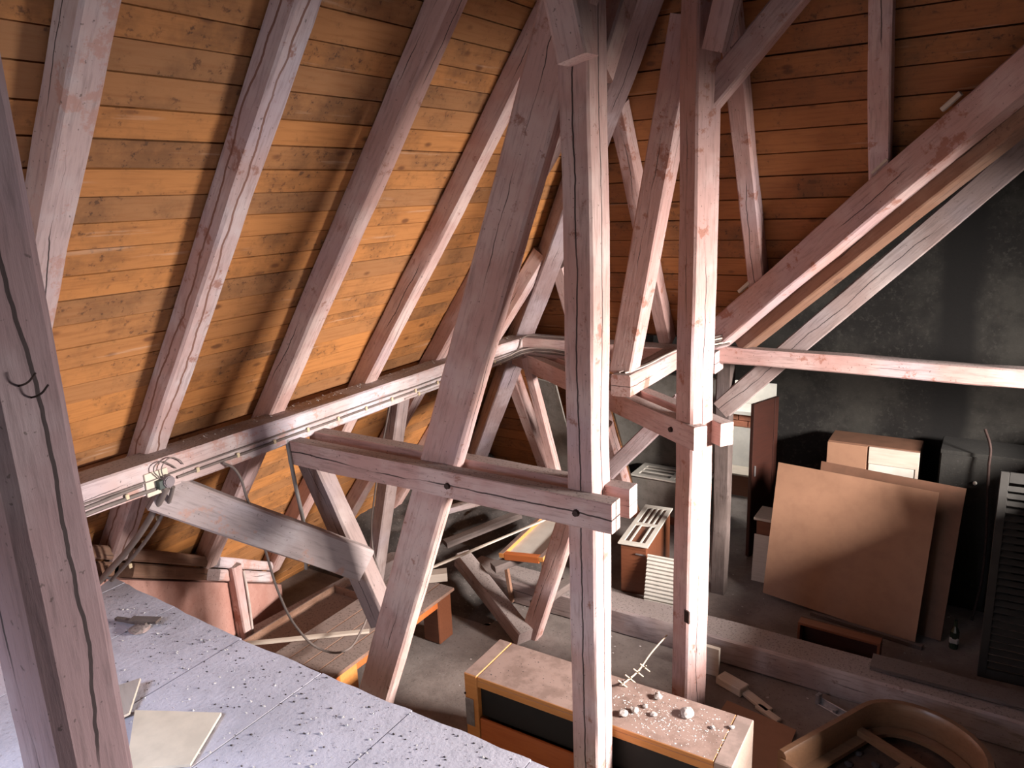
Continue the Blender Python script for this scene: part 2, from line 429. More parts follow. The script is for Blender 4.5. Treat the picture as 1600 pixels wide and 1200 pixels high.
# knee wall at the eave (sloping head under the plate), partition walls
def eave(y): return Vector((-4.92 - .45 * (y - 2.67), y, 1.585 - .62 * (y - 2.67)))
kw = []
for y in (1.2, 2.2, 3.2, 4.0, 4.55):
    p = eave(y); kw += [Vector((p.x - .03, y, max(p.z - .14, .05))), Vector((p.x - .03, y, 0)), Vector((p.x - .15, y, max(p.z - .14, .05))), Vector((p.x - .15, y, 0))]
fs = []
for i in range(4):
    a, b = i * 4, i * 4 + 4
    fs += [(a, b, b + 1, a + 1), (a + 2, a + 3, b + 3, b + 2), (a, a + 2, b + 2, b)]
fs += [(0, 1, 3, 2), (16, 18, 19, 17)]
tag(link('wall_left', mesh('wall_left', kw, fs), PLASTER), kind='structure')
dw = box('wall_back', (-1.95, 8.4, 0), (3.0, 8.6, 6.4), SOOTW, bev=0); tag(dw, kind='structure')
box('wall_lintel', (-3.4, 8.4, 1.86), (-1.95, 8.6, 6.4), SOOT, dw, bev=0).location = (-2.675 - dw.location.x, 8.5 - dw.location.y, 4.13 - dw.location.z)
gw = box('wall_far', (-4.4, 8.72, 0), (-2.72, 8.9, 2.6), GREYW, bev=0); tag(gw, kind='structure')
fw = box('wall_room', (-4.6, 11.0, 0), (-.8, 11.15, 3.0), WHITEW, bev=0); fw.name = 'wall_beyond'; tag(fw, kind='structure')
lw = box('wall_wing', (-4.6, 8.9, 0), (-4.5, 11.0, 3.0), WHITEW, bev=0); tag(lw, kind='structure')
# side wall with a dormer window opening (right of the picture)
wr = empty('wall_right', (2.75, 0, 0)); tag(wr, kind='structure')
for lo, hi in (((0, -3.2, 0), (.2, 4.2, 6.4)), ((0, 5.8, 0), (.2, 8.4, 6.4)), ((0, 4.2, 0), (.2, 5.8, 2.25)), ((0, 4.2, 3.25), (.2, 5.8, 6.4))):
    box('wall_segment', lo, hi, SOOT, wr, 0)
box('light_cutoff_strip', (-.05, 4.1, 3.25), (.0, 5.9, 3.36), SOOT, wr, 0)  # unseen strip added to cut light off the upper timbers
pw = box('wall_shade_block', (1.0, 4.45, 0), (1.12, 8.4, 1.9), SOOT, bev=0); tag(pw, kind='structure')  # unseen low wall added to shade the right-hand corner
wn_ = empty('wall_near', (0, -2.6, 0)); tag(wn_, kind='structure')
for lo, hi in (((-6.5, -.15, 0), (-3.4, 0, 6.4)), ((-2.0, -.15, 0), (2.75, 0, 6.4)), ((-3.4, -.15, 0), (-2.0, 0, 2.2)), ((-3.4, -.15, 3.3), (-2.0, 0, 6.4))):
    box('wall_segment', lo, hi, GREYW, wn_, 0)
rw = empty('added_roof_frame', (-3.33, -.45, 3.62), 0, (0, R(-54), 0)); tag(rw, kind='structure')  # unseen frame added around the platform lamp
for lo, hi in (((-.45, -.45, -.03), (.45, -.39, .03)), ((-.45, .39, -.03), (.45, .45, .03)), ((-.45, -.39, -.03), (-.39, .39, .03)), ((.39, -.39, -.03), (.45, .39, .03))):
    box('window_frame', lo, hi, BROWNT, rw, .004)
win = empty('window_1', (2.78, 5.0, 3.0)); tag(win, kind='structure')
for lo, hi in (((0, -.8, -.75), (.06, .8, -.70)), ((0, -.8, .20), (.06, .8, .25)), ((0, -.8, -.70), (.06, -.75, .20)), ((0, .75, -.70), (.06, .8, .20)), ((0, -.02, -.70), (.06, .02, .20))):
    box('window_frame', lo, hi, BROWNT, win, .004)

# the platform the photographer stands at: a grey boarded deck over a masonry block
plat = empty('platform', (-2.5, 0, 0)); tag(plat, 'grey painted board platform strewn with paint chips and dust', 'platform')
rp = random.Random(5)
edge = []
x = -5.2
while x < 1.2:
    edge.append((x + 2.5, 2.385 + rp.uniform(-.006, .006) + max(0, (-3.4 - x)) * .045)); x += .11
prism('masonry_block', [(-2.9, -2.55), (3.6, -2.55)] + [(a, b - .05) for a, b in edge[::-1]], 0, 1.55, GREYW, plat)
xs = [-2.9, -2.2, -1.62, -.95, -.30, .31, .98, 1.6, 2.3, 2.95, 3.6]
for a, b in zip(xs[:-1], xs[1:]):
    ed = [(x_, y_) for x_, y_ in edge if a + .004 < x_ < b - .004]
    yl = ed[0][1] if ed else 2.38; yr = ed[-1][1] if ed else 2.38
    prism('deck_board', [(a + .003, -2.55), (b - .003, -2.55), (b - .003, yr)] + ed[::-1] + [(a + .003, yl)], 1.552, 1.6 - rp.uniform(0, .003), PLATF, plat)

# ------------------------------------------------------------------ roof timbers
RG = 'pink rafters under the left roof'
rlabels = {
    1.66: 'whitish peeling rafter beside the big foreground post',
    2.52: 'pink rafter with a wavy brown stain, second from the foreground post',
    3.46: 'pink rafter above the upper end of the clamping tie beams, third from the foreground post',
    4.43: 'narrow bright-edged rafter, fourth from the foreground post',
    5.35: 'rafter half hidden behind the slanting strut, fifth from the foreground post',
    6.27: 'short rafter ending at the purlin corner, sixth from the foreground post'}
for y, lb in rlabels.items():
    ztop = min(6.2, ZP + TF * (YF - y) + .22)
    if y > 6: ztop = 3.42
    ef = eave(min(y, 4.6)).z if 1 < y < 4.7 else .15
    zb = max(.12, ef)
    p0, p1 = left_under(y, zb) + nL * RD / 2, left_under(y, ztop) + nL * RD / 2
    timber('rafter', p0, p1, .145 if y < 4 else .135, RD, {1.66: PURL, 2.52: STAIN}.get(y, PINK), lb, 'rafter', RG, up=nL, jit=.007, ch=.014)
JG = 'rafters under the far roof'
for xj, zb, zt, lb in ((-3.56, .2, 3.3, 'short far rafter beside the purlin corner, mostly behind the front post'),
                       (-2.63, 2.55, 4.62, 'far rafter standing between the two posts with its foot on the purlin'),
                       (-1.70, 3.12, 5.85, 'cracked far rafter just beside the rear post, foot on the valley rafter'),
                       (-.775, 3.95, 6.1, 'broad pink far rafter ending midway along the valley rafter'),
                       (-4.6, .15, 1.95, 'lower far rafter in the triangle under the purlin corner')):
    p0, p1 = far_under(xj, zb) + nF * RD / 2, far_under(xj, zt) + nF * RD / 2
    timber('rafter', p0, p1, .14, RD, PINK2, lb, 'rafter', JG, up=nF, jit=.006)
# hip and valley rafters
def hip_pt(s): return Vector((-4.21 + s, YF - s * HK, ZP + T54 * s))
timber('hip_rafter', hip_pt(-1.75), hip_pt(2.6), .21, .20, MAUVE, 'long hip rafter climbing from the purlin corner behind the front post', 'rafter', jit=.006)
vd = (VB - VA).normalized()
timber('valley_rafter', VA - vd * .25 + Vector((.02, -.02, -.02)), VB + vd * 1.6 + Vector((.02, -.02, -.02)), .19, .23, PINK2, 'thick valley rafter rising along the dark wall', 'rafter', jit=.006)
timber('valley_timber', VA - vd * .2 + Vector((.19, .12, -.09)), VB + vd * 1.6 + Vector((.19, .12, -.09)), .20, .20, BROWNT, 'brown timber running close along the underside of the valley rafter', 'beam', jit=.006)
for t, lb in ((.28, 'lowest'), (1.75, 'middle'), (2.33, 'topmost')):
    p = VA + vd * t + Vector((-.06, -.05, .13))
    timber('board_offcut', p - vd * .07, p + vd * .07, .03, .03, PALEB, lb + ' small pale board end poking out above the valley rafter', 'offcut', 'board ends above the valley rafter', ch=.004)
# purlins
timber('purlin', (-4.165, -1.5, 2.475), (-4.165, 6.73, 2.475), .23, .20, PURL, 'long whitish pink purlin carrying the rafter feet and the cables', 'purlin', jit=.006)
timber('purlin', (-4.05, 6.625, 2.475), (-2.05, 6.625, 2.475), .25, .20, PINK, 'dusty far purlin running from the corner to behind the rear post', 'purlin', jit=.005)
timber('tie_beam', (-2.12, 6.70, 2.525), (2.7, 6.70, 2.525), .15, .15, PINK2, 'pink horizontal beam running in front of the dark wall', 'beam', jit=.005)
timber('purlin', (-2.46, 5.40, 2.485), (-2.46, 6.50, 2.485), .17, .18, PINK2, 'short purlin with a grey sawn end resting on the skewed tie beams', 'purlin', jit=.004)
# eave plate pieces between the rafter feet (sloping) and the sill
for y0, y1, lb in ((1.75, 2.44, 'first eave plate length beside the foreground post'), (2.60, 3.38, 'brown eave plate length above the pink knee wall'), (3.54, 4.35, 'flaking pink eave plate length under the slanting brace'), ):
    a, b = eave(y0), eave(y1)
    for dz, wd, mt, nm in ((.0, .10, BROWNT if y0 < 3 else PURL, 'lower'), (.125, .09, BROWNT if y0 < 3 else PURL, 'upper')):
        o = Vector((-.06 + .03 * (dz > 0), 0, dz - .07))
        timber('eave_plate', a + o, b + o, .12, wd, mt, lb + ', ' + nm + ' timber', 'plate', 'eave plate timbers', jit=.004)
timber('sill_beam', (-5.42, 3.55, .14), (-5.2, 6.3, .14), .18, .22, GREYT, 'grey sill beam on the floor along the pink knee wall', 'beam')
kp = empty('knee_post', (-5.38, 3.76, .25)); tag(kp, 'small pink post with a white conduit in front of the knee wall', 'post')
timber('post_shaft', (0, 0, 0), (-.02, -.02, .72), .10, .17, PINK2, parent=kp, up=(1, 0, 0))
tube('conduit', [(.07, .03, .66), (.085, .03, .5), (.085, .03, .05)], .012, CABLEP, kp)

# trusses: front post with its pair of ties, slanting strut
def framed(name, loc, label, cat, group=None, rz=0): return tag(empty(name, loc, rz), label, cat, group)
p1 = framed('post', (-1.835, 3.60, 0), 'tall split front post with bright lit side, standing behind the sideboard front', 'post', 'truss posts')
timber('post_shaft', (0, 0, 0), (0, 0, 6.1), .17, .22, SPLIT, parent=p1, up=(0, 1, 0), jit=.006, ch=.012)
p2 = framed('post', (-1.73, 5.045, 0), 'rear post clamped by the skewed tie beams', 'post', 'truss posts', R(-29))
timber('post_shaft', (0, 0, 0), (0, 0, 6.1), .175, .21, PINK2, parent=p2, up=(0, 1, 0), jit=.006, ch=.014)
bx = box('iron_plate', (.06, -.115, .86), (.11, -.10, .96), RUST, p2, .002)
def tie(name, a, b, th, h, mat, label, bolts, n):
    t = framed(name, a, label, 'tie beam', 'paired tie beams')
    a, b = Vector(a), Vector(b)
    timber('beam', Vector((0, 0, 0)), b - a, th, h, mat, parent=t, jit=.004, ch=.006)
    for d in bolts:
        p = (b - a).normalized() * d + Vector(n) * (th / 2)
        bm = bmesh.new(); bmesh.ops.create_cone(bm, cap_ends=True, segments=8, radius1=.022, radius2=.018, depth=.02)
        me = bpy.data.meshes.new('bolt_head'); bm.to_mesh(me); bm.free()
        o = link('bolt_head', me, RUST, t); o.location = p + Vector(n) * .005; o.rotation_euler = Vector(n).to_track_quat('Z', 'Y').to_euler()
    return t
tie('tie_beam', (-4.08, 3.445, 2.312), (-1.60, 3.445, 2.312), .108, .175, SPLIT, 'long pink tie beam on the near side of the front post', (1.40, 2.27), (0, -1, 0))
tie('tie_beam', (-4.10, 3.675, 2.312), (-1.60, 3.675, 2.312), .11, .175, PINK, 'long tie beam on the far side of the front post', (), (0, 1, 0))
u = Vector((.819, -.574, 0)); nn = Vector((.574, .819, 0))
fe = Vector((-1.635, 4.90, 2.312))
tie('tie_beam', fe - u * 3.25, fe, .11, .175, PINK2, 'skewed tie beam on the near side of the rear post', (2.98,), -nn)
re_ = Vector((-1.50, 5.06, 2.312)) 
tie('tie_beam', re_ - u * 3.3, re_, .11, .175, PINK2, 'skewed tie beam on the far side of the rear post', (), nn)
SG = 'slanting struts'
timber('strut', (-3.77, 3.56, 0), (-1.72, 3.56, 5.32), .11, .27, PINK, 'broad slanting strut passing between the front pair of tie beams', 'strut', SG, up=(-1, 0, .4), jit=.006, ch=.016)
timber('strut', (-3.36, 5.36, 0), (-2.62, 5.36, 2.2), .13, .17, PINK2, 'lower slanting strut behind the front post, foot on the floor', 'strut', SG, up=(-1, 0, .4), jit=.005)
timber('strut', (-2.52, 5.60, 2.56), (-1.89, 5.24, 5.1), .19, .20, PINK2, 'broad pale strut between the two posts standing on the short purlin', 'strut', SG, up=(0, -1, 0), jit=.005)
timber('strut', (-4.17, 4.70, 2.38), (-4.72, 4.70, .3), .15, .12, GREYT, 'pale grey strut with a cable between the rafters under the purlin', 'strut', SG, up=(1, 0, 0), jit=.003)
timber('strut', (-4.02, 6.52, 2.37), (-3.64, 6.52, .9), .09, .10, PINK2, 'thin pink strut crossing in front of a grey board under the purlin corner', 'strut', SG, up=(1, 0, 0))
BG = 'braces'
timber('brace', (-4.16, 2.45, 2.36), (-3.66, 3.60, 1.46), .13, .245, LGREY, 'grey brace running down from the purlin beside the junction box', 'brace', BG, jit=.006, ch=.014)
timber('brace', (-4.22, 3.69, 2.24), (-3.585, 3.69, .97), .15, .20, GREYT, 'dark grey and pink brace dropping steeply from the left end of the long tie beams', 'brace', BG, up=(1, 0, .5), jit=.006, ch=.016)
timber('brace', (-1.92, 3.40, 5.30), (-1.765, 3.42, 4.60), .16, .15, PINK, 'brace end with a rough cut on the near side of the front post top', 'brace', BG, up=(0, -1, 0))
timber('brace', (-1.83, 3.75, 4.58), (-1.83, 4.60, 5.75), .15, .13, PINK, 'brace rising away behind the front post top', 'brace', BG, up=(1, 0, 0))
timber('brace', (-1.60, 4.93, 4.81), (-1.40, 4.80, 5.45), .13, .14, PINK, 'short bright brace set on top of the rear post face', 'brace', BG, up=(0, -1, 0), ch=.004)
timber('brace', (-1.74, 5.10, 4.50), (-.80, 5.22, 5.55), .15, .17, PINK2, 'brace leaning out to one side from the rear post top', 'brace', BG, up=(-1, 0, 1))
timber('brace', (-2.12, 6.98, 1.93), (.75, 6.98, 4.85), .15, .20, GREYT, 'long diagonal brace rising behind the pink horizontal beam to the dark wall', 'brace', BG)
timber('brace', (-3.45, 6.95, .93), (-2.50, 6.95, 1.98), .13, .17, MAUVE, 'diagonal brace between the posts in front of the grey wall', 'brace', BG)
timber('brace', (-3.34, 5.22, .06), (-4.35, 5.66, .42), .16, .17, GREYT, 'low grey brace lying from the strut foot back to the rubble', 'brace', BG)
timber('post', (-2.09, 6.97, 0), (-2.09, 6.97, 2.44), .15, .13, DARKT, 'dark weathered post behind the rear post at the doorway', 'post', 'truss posts', up=(0, 1, 0), jit=.007)
timber('floor_beam', (-4.4, 5.93, .125), (2.6, 5.93, .125), .32, .25, GREYT, 'long heavy floor beam crossing behind both posts', 'beam', jit=.01, ch=.02)
# the big near post
lp = framed('post', (-1.825, .76, 1.6), 'big purple-grey cracked post in the close foreground', 'post', 'truss posts')
me = timber_mesh('post_shaft', 4.3, .245, .165, .004, .026, 30, 77)
o = link('post_shaft', me, NEARP, lp, frame_from(Vector((0, 0, 0)), Vector((0, 0, 4.3)), Vector((0, 1, 0))))
for z, y in ((2.05, -.02), (2.02, .0)):
    tube('nail', [(.115, y, z), (.15, y + .01, z + .012), (.165, y + .02, z + .03)], .0022, RUST, lp)

# ------------------------------------------------------------------ cables and electrics on the purlin
XF = -4.05
def along(y0, y1, z, wob, n=16, x=XF + .008, seed=1):
    return [(x + .002 * noise.noise((i, seed, 0)), y0 + (y1 - y0) * i / n, z(y0 + (y1 - y0) * i / n) + wob * noise.noise((i * .7, seed, 4))) for i in range(n + 1)]
CG = 'cables clipped along the purlin'
c1 = empty('cable', (0, 0, 0)); tag(c1, 'dark cable with yellowed clips along the lower part of the long purlin', 'cable', CG)
tube('cable_run', along(2.52, 6.55, lambda y: 2.432, .004) + [(-3.98, 6.5, 2.44), (-3.6, 6.49, 2.435), (-3.0, 6.49, 2.43)], .009, CABLE, c1)
clipm = box_mesh('clip', .012, .022, .032, .003)
y = 2.66
while y < 6.4:
    link('clip', clipm, CLIP, c1).location = (XF + .012, y, 2.434); y += .30
c2 = empty('cable', (0, 0, 0)); tag(c2, 'thin upper cable running the whole length of the purlin face', 'cable', CG)
tube('cable_run', along(1.0, 6.5, lambda y: 2.470, .004, seed=2), .006, CABLE, c2)
c3 = empty('cable', (0, 0, 0)); tag(c3, 'pale cable along the bottom edge of the long purlin', 'cable', CG)
tube('cable_run', along(4.62, 6.55, lambda y: 2.395, .002, seed=3), .006, CABLEP, c3)
y = 4.8
while y < 6.4:
    link('clip', clipm, CLIP, c3).location = (XF + .012, y, 2.398); y += .42
c4 = empty('cable', (0, 0, 0)); tag(c4, 'bundle of cables bending round the purlin corner', 'cable', CG)
for k in range(3):
    tube('cable_run', [(XF + .01, 5.6, 2.405 + .016 * k), (XF + .02, 6.2, 2.41 + .018 * k), (XF + .05, 6.44, 2.43 + .018 * k), (-3.85, 6.485, 2.45 + .018 * k), (-3.4, 6.485, 2.43 + .016 * k), (-2.9, 6.485, 2.40 + .012 * k)], .007, (CABLEP, CABLE, CABLEP)[k], c4)
tube('cable_run', [(XF + .01, 6.3, 2.42), (XF + .01, 6.42, 2.50), (-4.02, 6.46, 2.585), (-3.8, 6.52, 2.60), (-3.2, 6.53, 2.585)], .008, CABLE, c4)
c5 = empty('cable', (0, 0, 0)); tag(c5, 'two thick cables at the near end of the purlin leading into the junction box', 'cable', CG)
tube('cable_run', along(.9, 2.38, lambda y: 2.405 + .01 * (y - 1.5), .006, 8, seed=7), .012, CABLE, c5)
tube('cable_run', along(.9, 2.30, lambda y: 2.43 + .035 * (y - 1.5), .006, 8, seed=8), .010, CABLE, c5)
for yy in (1.9, 2.2): link('clip', clipm, CLIP, c5).location = (XF + .014, yy, 2.425)
# pale cable bundle on the short purlin beside the rear post
c6 = empty('cable', (0, 0, 0)); tag(c6, 'dusty cables lying on top of the short purlin towards the rear post', 'cable', CG)
for k in range(2):
    tube('cable_run', [(-2.50 + .05 * k, 5.46, 2.58), (-2.44 + .03 * k, 5.6, 2.582), (-2.40 + .01 * k, 6.3, 2.582), (-2.38 + .02 * k, 6.6, 2.585)], .007, CABLEP, c6)
c7 = empty('lath_bundle', (-1.99, 6.56, 2.60)); tag(c7, 'small bundle of pale laths and cable ends beside the rear post', 'laths')
for k in range(5):
    timber('lath', (-.14, -.16 - .01 * k, .02 + .022 * k), (.04 + .012 * (k % 2), .02, .05 + .022 * k), .02, .014, PALEB if k % 2 else DARKT, parent=c7, ch=.002, jit=.002)
# junction box
jb = empty('junction_box', (XF, 2.42, 2.44)); tag(jb, 'round dark junction box on a pale backing plate on the purlin', 'junction box')
box('backing_plate', (.0, -.10, -.065), (.012, .045, .075), CREAM, jb, .002)
bm = bmesh.new(); bmesh.ops.create_cone(bm, cap_ends=True, segments=10, radius1=.042, radius2=.036, depth=.05)
bmesh.ops.bevel(bm, geom=bm.edges[:], offset=.006, segments=2, affect='EDGES')
me = bpy.data.meshes.new('cover'); bm.to_mesh(me); bm.free()
o = link('cover', me, JBOX, jb); o.location = (.036, .02, 0); o.rotation_euler = (0, R(90), 0)
box('terminal_block', (.01, -.04, -.035), (.045, -.005, .02), flat('green_terminal', (.035, .05, .042), .5), jb, .003)
tube('lead', [(.03, -.02, .03), (.03, -.05, .10), (.025, .0, .125), (.02, .06, .09), (.012, .10, .05)], .0035, CABLE, jb)
tube('lead', [(.03, 0, .03), (.03, .0, .09), (.03, .05, .13), (.02, .12, .10), (.012, .15, .06)], .0035, CABLE, jb)
cd = empty('conduit', (0, 0, 0)); tag(cd, 'dark pair of conduits with clips running down the rafter below the junction box', 'conduit')
tube('conduit_pipe', [(-4.02, 2.43, 2.40), (-4.12, 2.42, 2.28), (-4.46, 2.40, 1.94), (-4.80, 2.33, 1.63)], .020, CABLE, cd)
tube('conduit_pipe', [(-4.00, 2.46, 2.40), (-4.09, 2.47, 2.28), (-4.43, 2.46, 1.93), (-4.77, 2.40, 1.62)], .012, CABLE, cd)
for t in (.25, .55, .85):
    link('clip', clipm, CLIP, cd).location = (-4.08 - .62 * t, 2.48 - .03 * t, 2.32 - .68 * t)
hc = tube('hanging_cable', [(-4.04, 2.84, 2.42), (-4.0, 2.89, 2.37), (-3.95, 2.92, 2.16), (-3.9, 2.96, 1.84), (-3.88, 3.02, 1.45), (-3.88, 3.14, 1.12), (-3.89, 3.34, .84), (-3.92, 3.6, .68), (-4.02, 3.85, .66), (-4.2, 4.2, .70), (-4.45, 4.58, .62), (-4.56, 4.62, .95), (-4.44, 4.62, 1.6), (-4.20, 4.62, 2.36)], .0085, CABLE)
tag(hc, 'loose cable hanging in a long loop from the purlin and up the grey strut', 'cable')
st = tube('hanging_strap', [(-4.06, 3.38, 2.41), (-4.02, 3.375, 2.1), (-3.97, 3.37, 1.80), (-3.955, 3.37, 1.62), (-3.99, 3.38, 1.58), (-4.01, 3.38, 1.44)], .014, GREYP)
tag(st, 'dark strap hanging from the end of the long near tie beam', 'strap')

# ------------------------------------------------------------------ sideboard behind the front post
sb = empty('sideboard', (-1.965, 3.975, 0), R(.6)); tag(sb, 'low orange pine sideboard with dusty top behind the front post', 'sideboard')
W2, D2, Hh = .945, .235, .75
box('top_panel', (-W2 + .11, -D2, Hh - .03), (W2 - .11, D2, Hh), ORANGEW, sb)
for s in (-1, 1):
    box('end_column', (s * W2 - (.108 if s > 0 else 0), -D2 - .004, 0), (s * W2 + (.108 if s < 0 else 0), D2, Hh + .003), ORANGEW if s < 0 else PALEE, sb, .006)
box('back_panel', (-W2 + .1, D2 - .02, .05), (W2 - .1, D2 - .005, Hh - .03), HARDB2, sb)
box('top_rail', (-W2 + .108, -D2 + .002, Hh - .085), (W2 - .108, -D2 + .024, Hh - .031), ORANGEW, sb)
box('middle_divider', (-.02, -D2 + .004, .06), (.02, D2 - .03, Hh - .085), ORANGEW, sb)
for x0, x1 in ((-W2 + .11, -.022), (.022, W2 - .11)):
    box('glass_door', (x0, -D2 + .04, .42), (x1, -D2 + .046, Hh - .088), BLACKG, sb, 0)
    d = box('drawer_front', (x0 + .003, -D2 + .004, .08), (x1 - .003, -D2 + .026, .415), REDW, sb, .004)
box('plinth', (-W2 + .1, -D2 + .03, 0), (W2 - .1, D2 - .03, .075), DKWOOD, sb)
box('latch_plate', (-W2 + .005, -D2 - .012, .34), (-W2 + .075, -D2 - .005, .56), METAL, sb, .002)
box('screw', (-W2 + .0, -D2 - .016, .585), (-W2 + .014, -D2 - .005, .60), RUST, sb, .003)
# rubble lumps on the sideboard
rl = random.Random(9)
def lump_mesh(r, seed, flatn=.6):
    bm = bmesh.new(); bmesh.ops.create_icosphere(bm, subdivisions=2, radius=r)
    for v in bm.verts:
        n_ = noise.noise(v.co * (1.6 / r) * .6 + Vector((seed * 3.1, seed, 0)))
        v.co *= 1 + .45 * n_; v.co.z *= flatn
    me = bpy.data.meshes.new('lump'); bm.to_mesh(me); bm.free(); return me
lumps = [(-1.70, 3.93, .026, 'pale angular plaster lump beside the front post on the sideboard'), (-1.66, 4.0, .02, 'small plaster crumb just behind the pale angular lump'),
         (-1.40, 4.06, .045, 'largest plaster lump on the sideboard, towards the rear post'), (-1.58, 3.95, .022, 'flat plaster flake in the middle of the dust heap'),
         (-1.62, 4.13, .03, 'plaster lump at the back edge of the sideboard'), (-1.22, 4.02, .016, 'lone dark crumb near the far end of the sideboard'),
         (-1.75, 3.86, .03, 'purplish plaster lump in front of the dust heap'), (-1.12, 4.08, .018, 'small stone by the end column of the sideboard')]
for i, (x, y, r, lb) in enumerate(lumps):
    o = link('plaster_lump', lump_mesh(r, i + 1), LUMP); o.location = (x, y, Hh + r * .5); o.rotation_euler = (0, 0, i)
    tag(o, lb, 'rubble', 'plaster lumps on the sideboard')
def scatter(name, n, fn, rmin, rmax, mat, label, cat='debris', seed=1):
    rr = random.Random(seed); vs, fs = [], []
    for i in range(n):
        x, y, z = fn(rr); r = rmin + (rmax - rmin) * rr.random() ** 3
        b = len(vs); a = rr.random() * 6.28; k = 5
        h = r * rr.uniform(.25, .7)
        for j in range(k):
            q = a + j * 6.283 / k; e = r * rr.uniform(.6, 1.2)
            vs.append((x + math.cos(q) * e, y + math.sin(q) * e * .7, z))
        vs.append((x + (rr.random() - .5) * r, y + (rr.random() - .5) * r, z + h))
        fs += [(b + j, b + (j + 1) % k, b + k) for j in range(k)]
    me = bpy.data.meshes.new(name); me.from_pydata(vs, [], fs); me.update()
    return tag(link(name, me, mat), label, cat, kind='stuff')
scatter('plaster_crumbs', 700, lambda r: (min(-1.13, max(-2.1, r.gauss(-1.5, .22))), min(4.19, max(3.76, r.gauss(3.97, .11))), Hh), .002, .009, CHIP, 'pale plaster crumbs strewn over the sideboard top', seed=4)
scatter('dust_crumbs', 260, lambda r: (r.uniform(-2.85, -1.1), r.uniform(3.77, 4.18), Hh), .002, .007, DCHIP, 'dark crumbs strewn over the sideboard top', seed=5)
scatter('paint_chips', 900, lambda r: (r.uniform(-4.7, -1.2), r.uniform(1.0, 2.36), 1.6), .002, .013, CHIP, 'white paint chips strewn over the grey platform', seed=6)
scatter('platform_droppings', 850, lambda r: (r.uniform(-4.8, -1.2), max(.6, 2.37 - abs(r.gauss(0, .35))), 1.6), .002, .010, DCHIP, 'dark crumbs and droppings on the grey platform', seed=7)
scatter('floor_rubble', 500, lambda r: (r.uniform(-4.6, 0), r.uniform(4.4, 8.0), 0), .003, .016, LUMP, 'small rubble and crumbs on the attic floor', seed=8)
scatter('purlin_grit', 700, lambda r: (r.uniform(-4.27, -4.15), r.uniform(1.6, 6.6), ZP - .002), .003, .012, LUMP, 'grit lying on top of the long purlin', seed=10)
# twine with knots between the sideboard and the rear post
tw = empty('knotted_twine', (-1.87, 4.1, .78)); tag(tw, 'straw twine with twig knots stretched from the sideboard to the rear post', 'twine')
tube('strand', [(0, 0, 0), (-.01, .3, -.08), (-.03, .6, -.11), (-.02, .88, -.12)], .006, TWINE, tw)
for t in (.02, .14, .28, .40):
    tube('twig', [(-.03, t - .015, -.27 * t + .03), (.03, t + .02, -.27 * t - .035)], .005, TWINE, tw)
    tube('twig', [(.02, t - .02, -.27 * t + .035), (-.02, t + .01, -.27 * t - .03)], .004, TWINE, tw)

# ------------------------------------------------------------------ sheets and scraps on the platform
panel('hardboard_sheet', [(-3.38, 1.70, 1.612), (-3.03, 1.44, 1.612), (-2.80, 1.60, 1.62), (-2.975, 1.895, 1.62)], .014, CREAM, 'pinkish loose board lying on the platform behind the big foreground post', 'board', 'loose boards on the platform')
panel('hardboard_sheet', [(-3.70, 1.69, 1.604), (-3.42, 1.55, 1.604), (-3.36, 1.66, 1.63), (-3.53, 1.83, 1.66)], .012, PALEB, 'tilted yellowish board scrap behind the big foreground post', 'board', 'loose boards on the platform')
ws = empty('wood_scrap', (-4.12, 2.17, 1.6)); tag(ws, 'dark splintered wood scrap with rag on the platform corner', 'scrap')
timber('splinter', (-.16, -.03, .02), (.08, .02, .03), .03, .02, DARKT, parent=ws, ch=.003)
timber('splinter', (-.05, .0, .03), (.12, .07, .035), .06, .015, DARKT, parent=ws, ch=.003)
o = link('rag', lump_mesh(.06, 31, .25), GREYT, ws); o.location = (.06, -.02, .012)

# ------------------------------------------------------------------ low bench, boards and rubble under the eave corner
bn = empty('work_bench', (-4.28, 4.3, 0)); tag(bn, 'low brown wooden bench behind the slanting strut', 'bench')
for k in range(4):
    box('top_plank', (-.34 + k * .165, -.82, .47), (-.34 + k * .165 + .16, .72, .50), BROWNT, bn, .004)
box('apron', (.24, -.75, .37), (.265, .62, .468), REDW, bn)
for y_, m_ in ((-.72, ORANGEW), (.52, VENEER)):
    box('leg', (.08, y_, 0), (.27, y_ + .20, .468), m_, bn, .01)
    box('leg', (-.30, y_, 0), (-.18, y_ + .10, .468), m_, bn, .01)
timber('pale_block', (-4.36, 4.92, .545), (-4.12, 5.12, .545), .12, .08, PALEB, 'pale wooden block lying on the bench end', 'block', ch=.004)
timber('lath', (-4.30, 4.96, .60), (-3.64, 6.35, .76), .025, .02, PALEB, 'long pale lath leaning from the bench across the rubble', 'lath', 'loose laths', ch=.003)
timber('lath', (-4.85, 3.40, .56), (-4.12, 4.05, .53), .05, .02, PALEB, 'pale lath lying across the bench towards the platform', 'lath', 'loose laths', ch=.003)
# tray of boards between bench and sill
tr = empty('wooden_tray', (-4.86, 3.9, .30)); tag(tr, 'shallow brown wooden tray between the bench and the sill beam', 'tray')
box('tray_bottom', (-.28, -.55, 0), (.18, .75, .02), BROWNT, tr)
box('tray_side', (-.30, -.55, 0), (-.28, .75, .09), BROWNT, tr); box('tray_side', (.18, -.55, 0), (.20, .75, .09), BROWNT, tr)
box('tray_end', (-.30, .75, 0), (.20, .77, .09), BROWNT, tr)
box('foot', (-.28, -.5, -.30), (-.2, -.4, 0), BROWNT, tr); box('foot', (.1, -.5, -.30), (.18, -.4, 0), BROWNT, tr)
box('foot', (-.28, .6, -.30), (-.2, .7, 0), BROWNT, tr); box('foot', (.1, .6, -.30), (.18, .7, 0), BROWNT, tr)
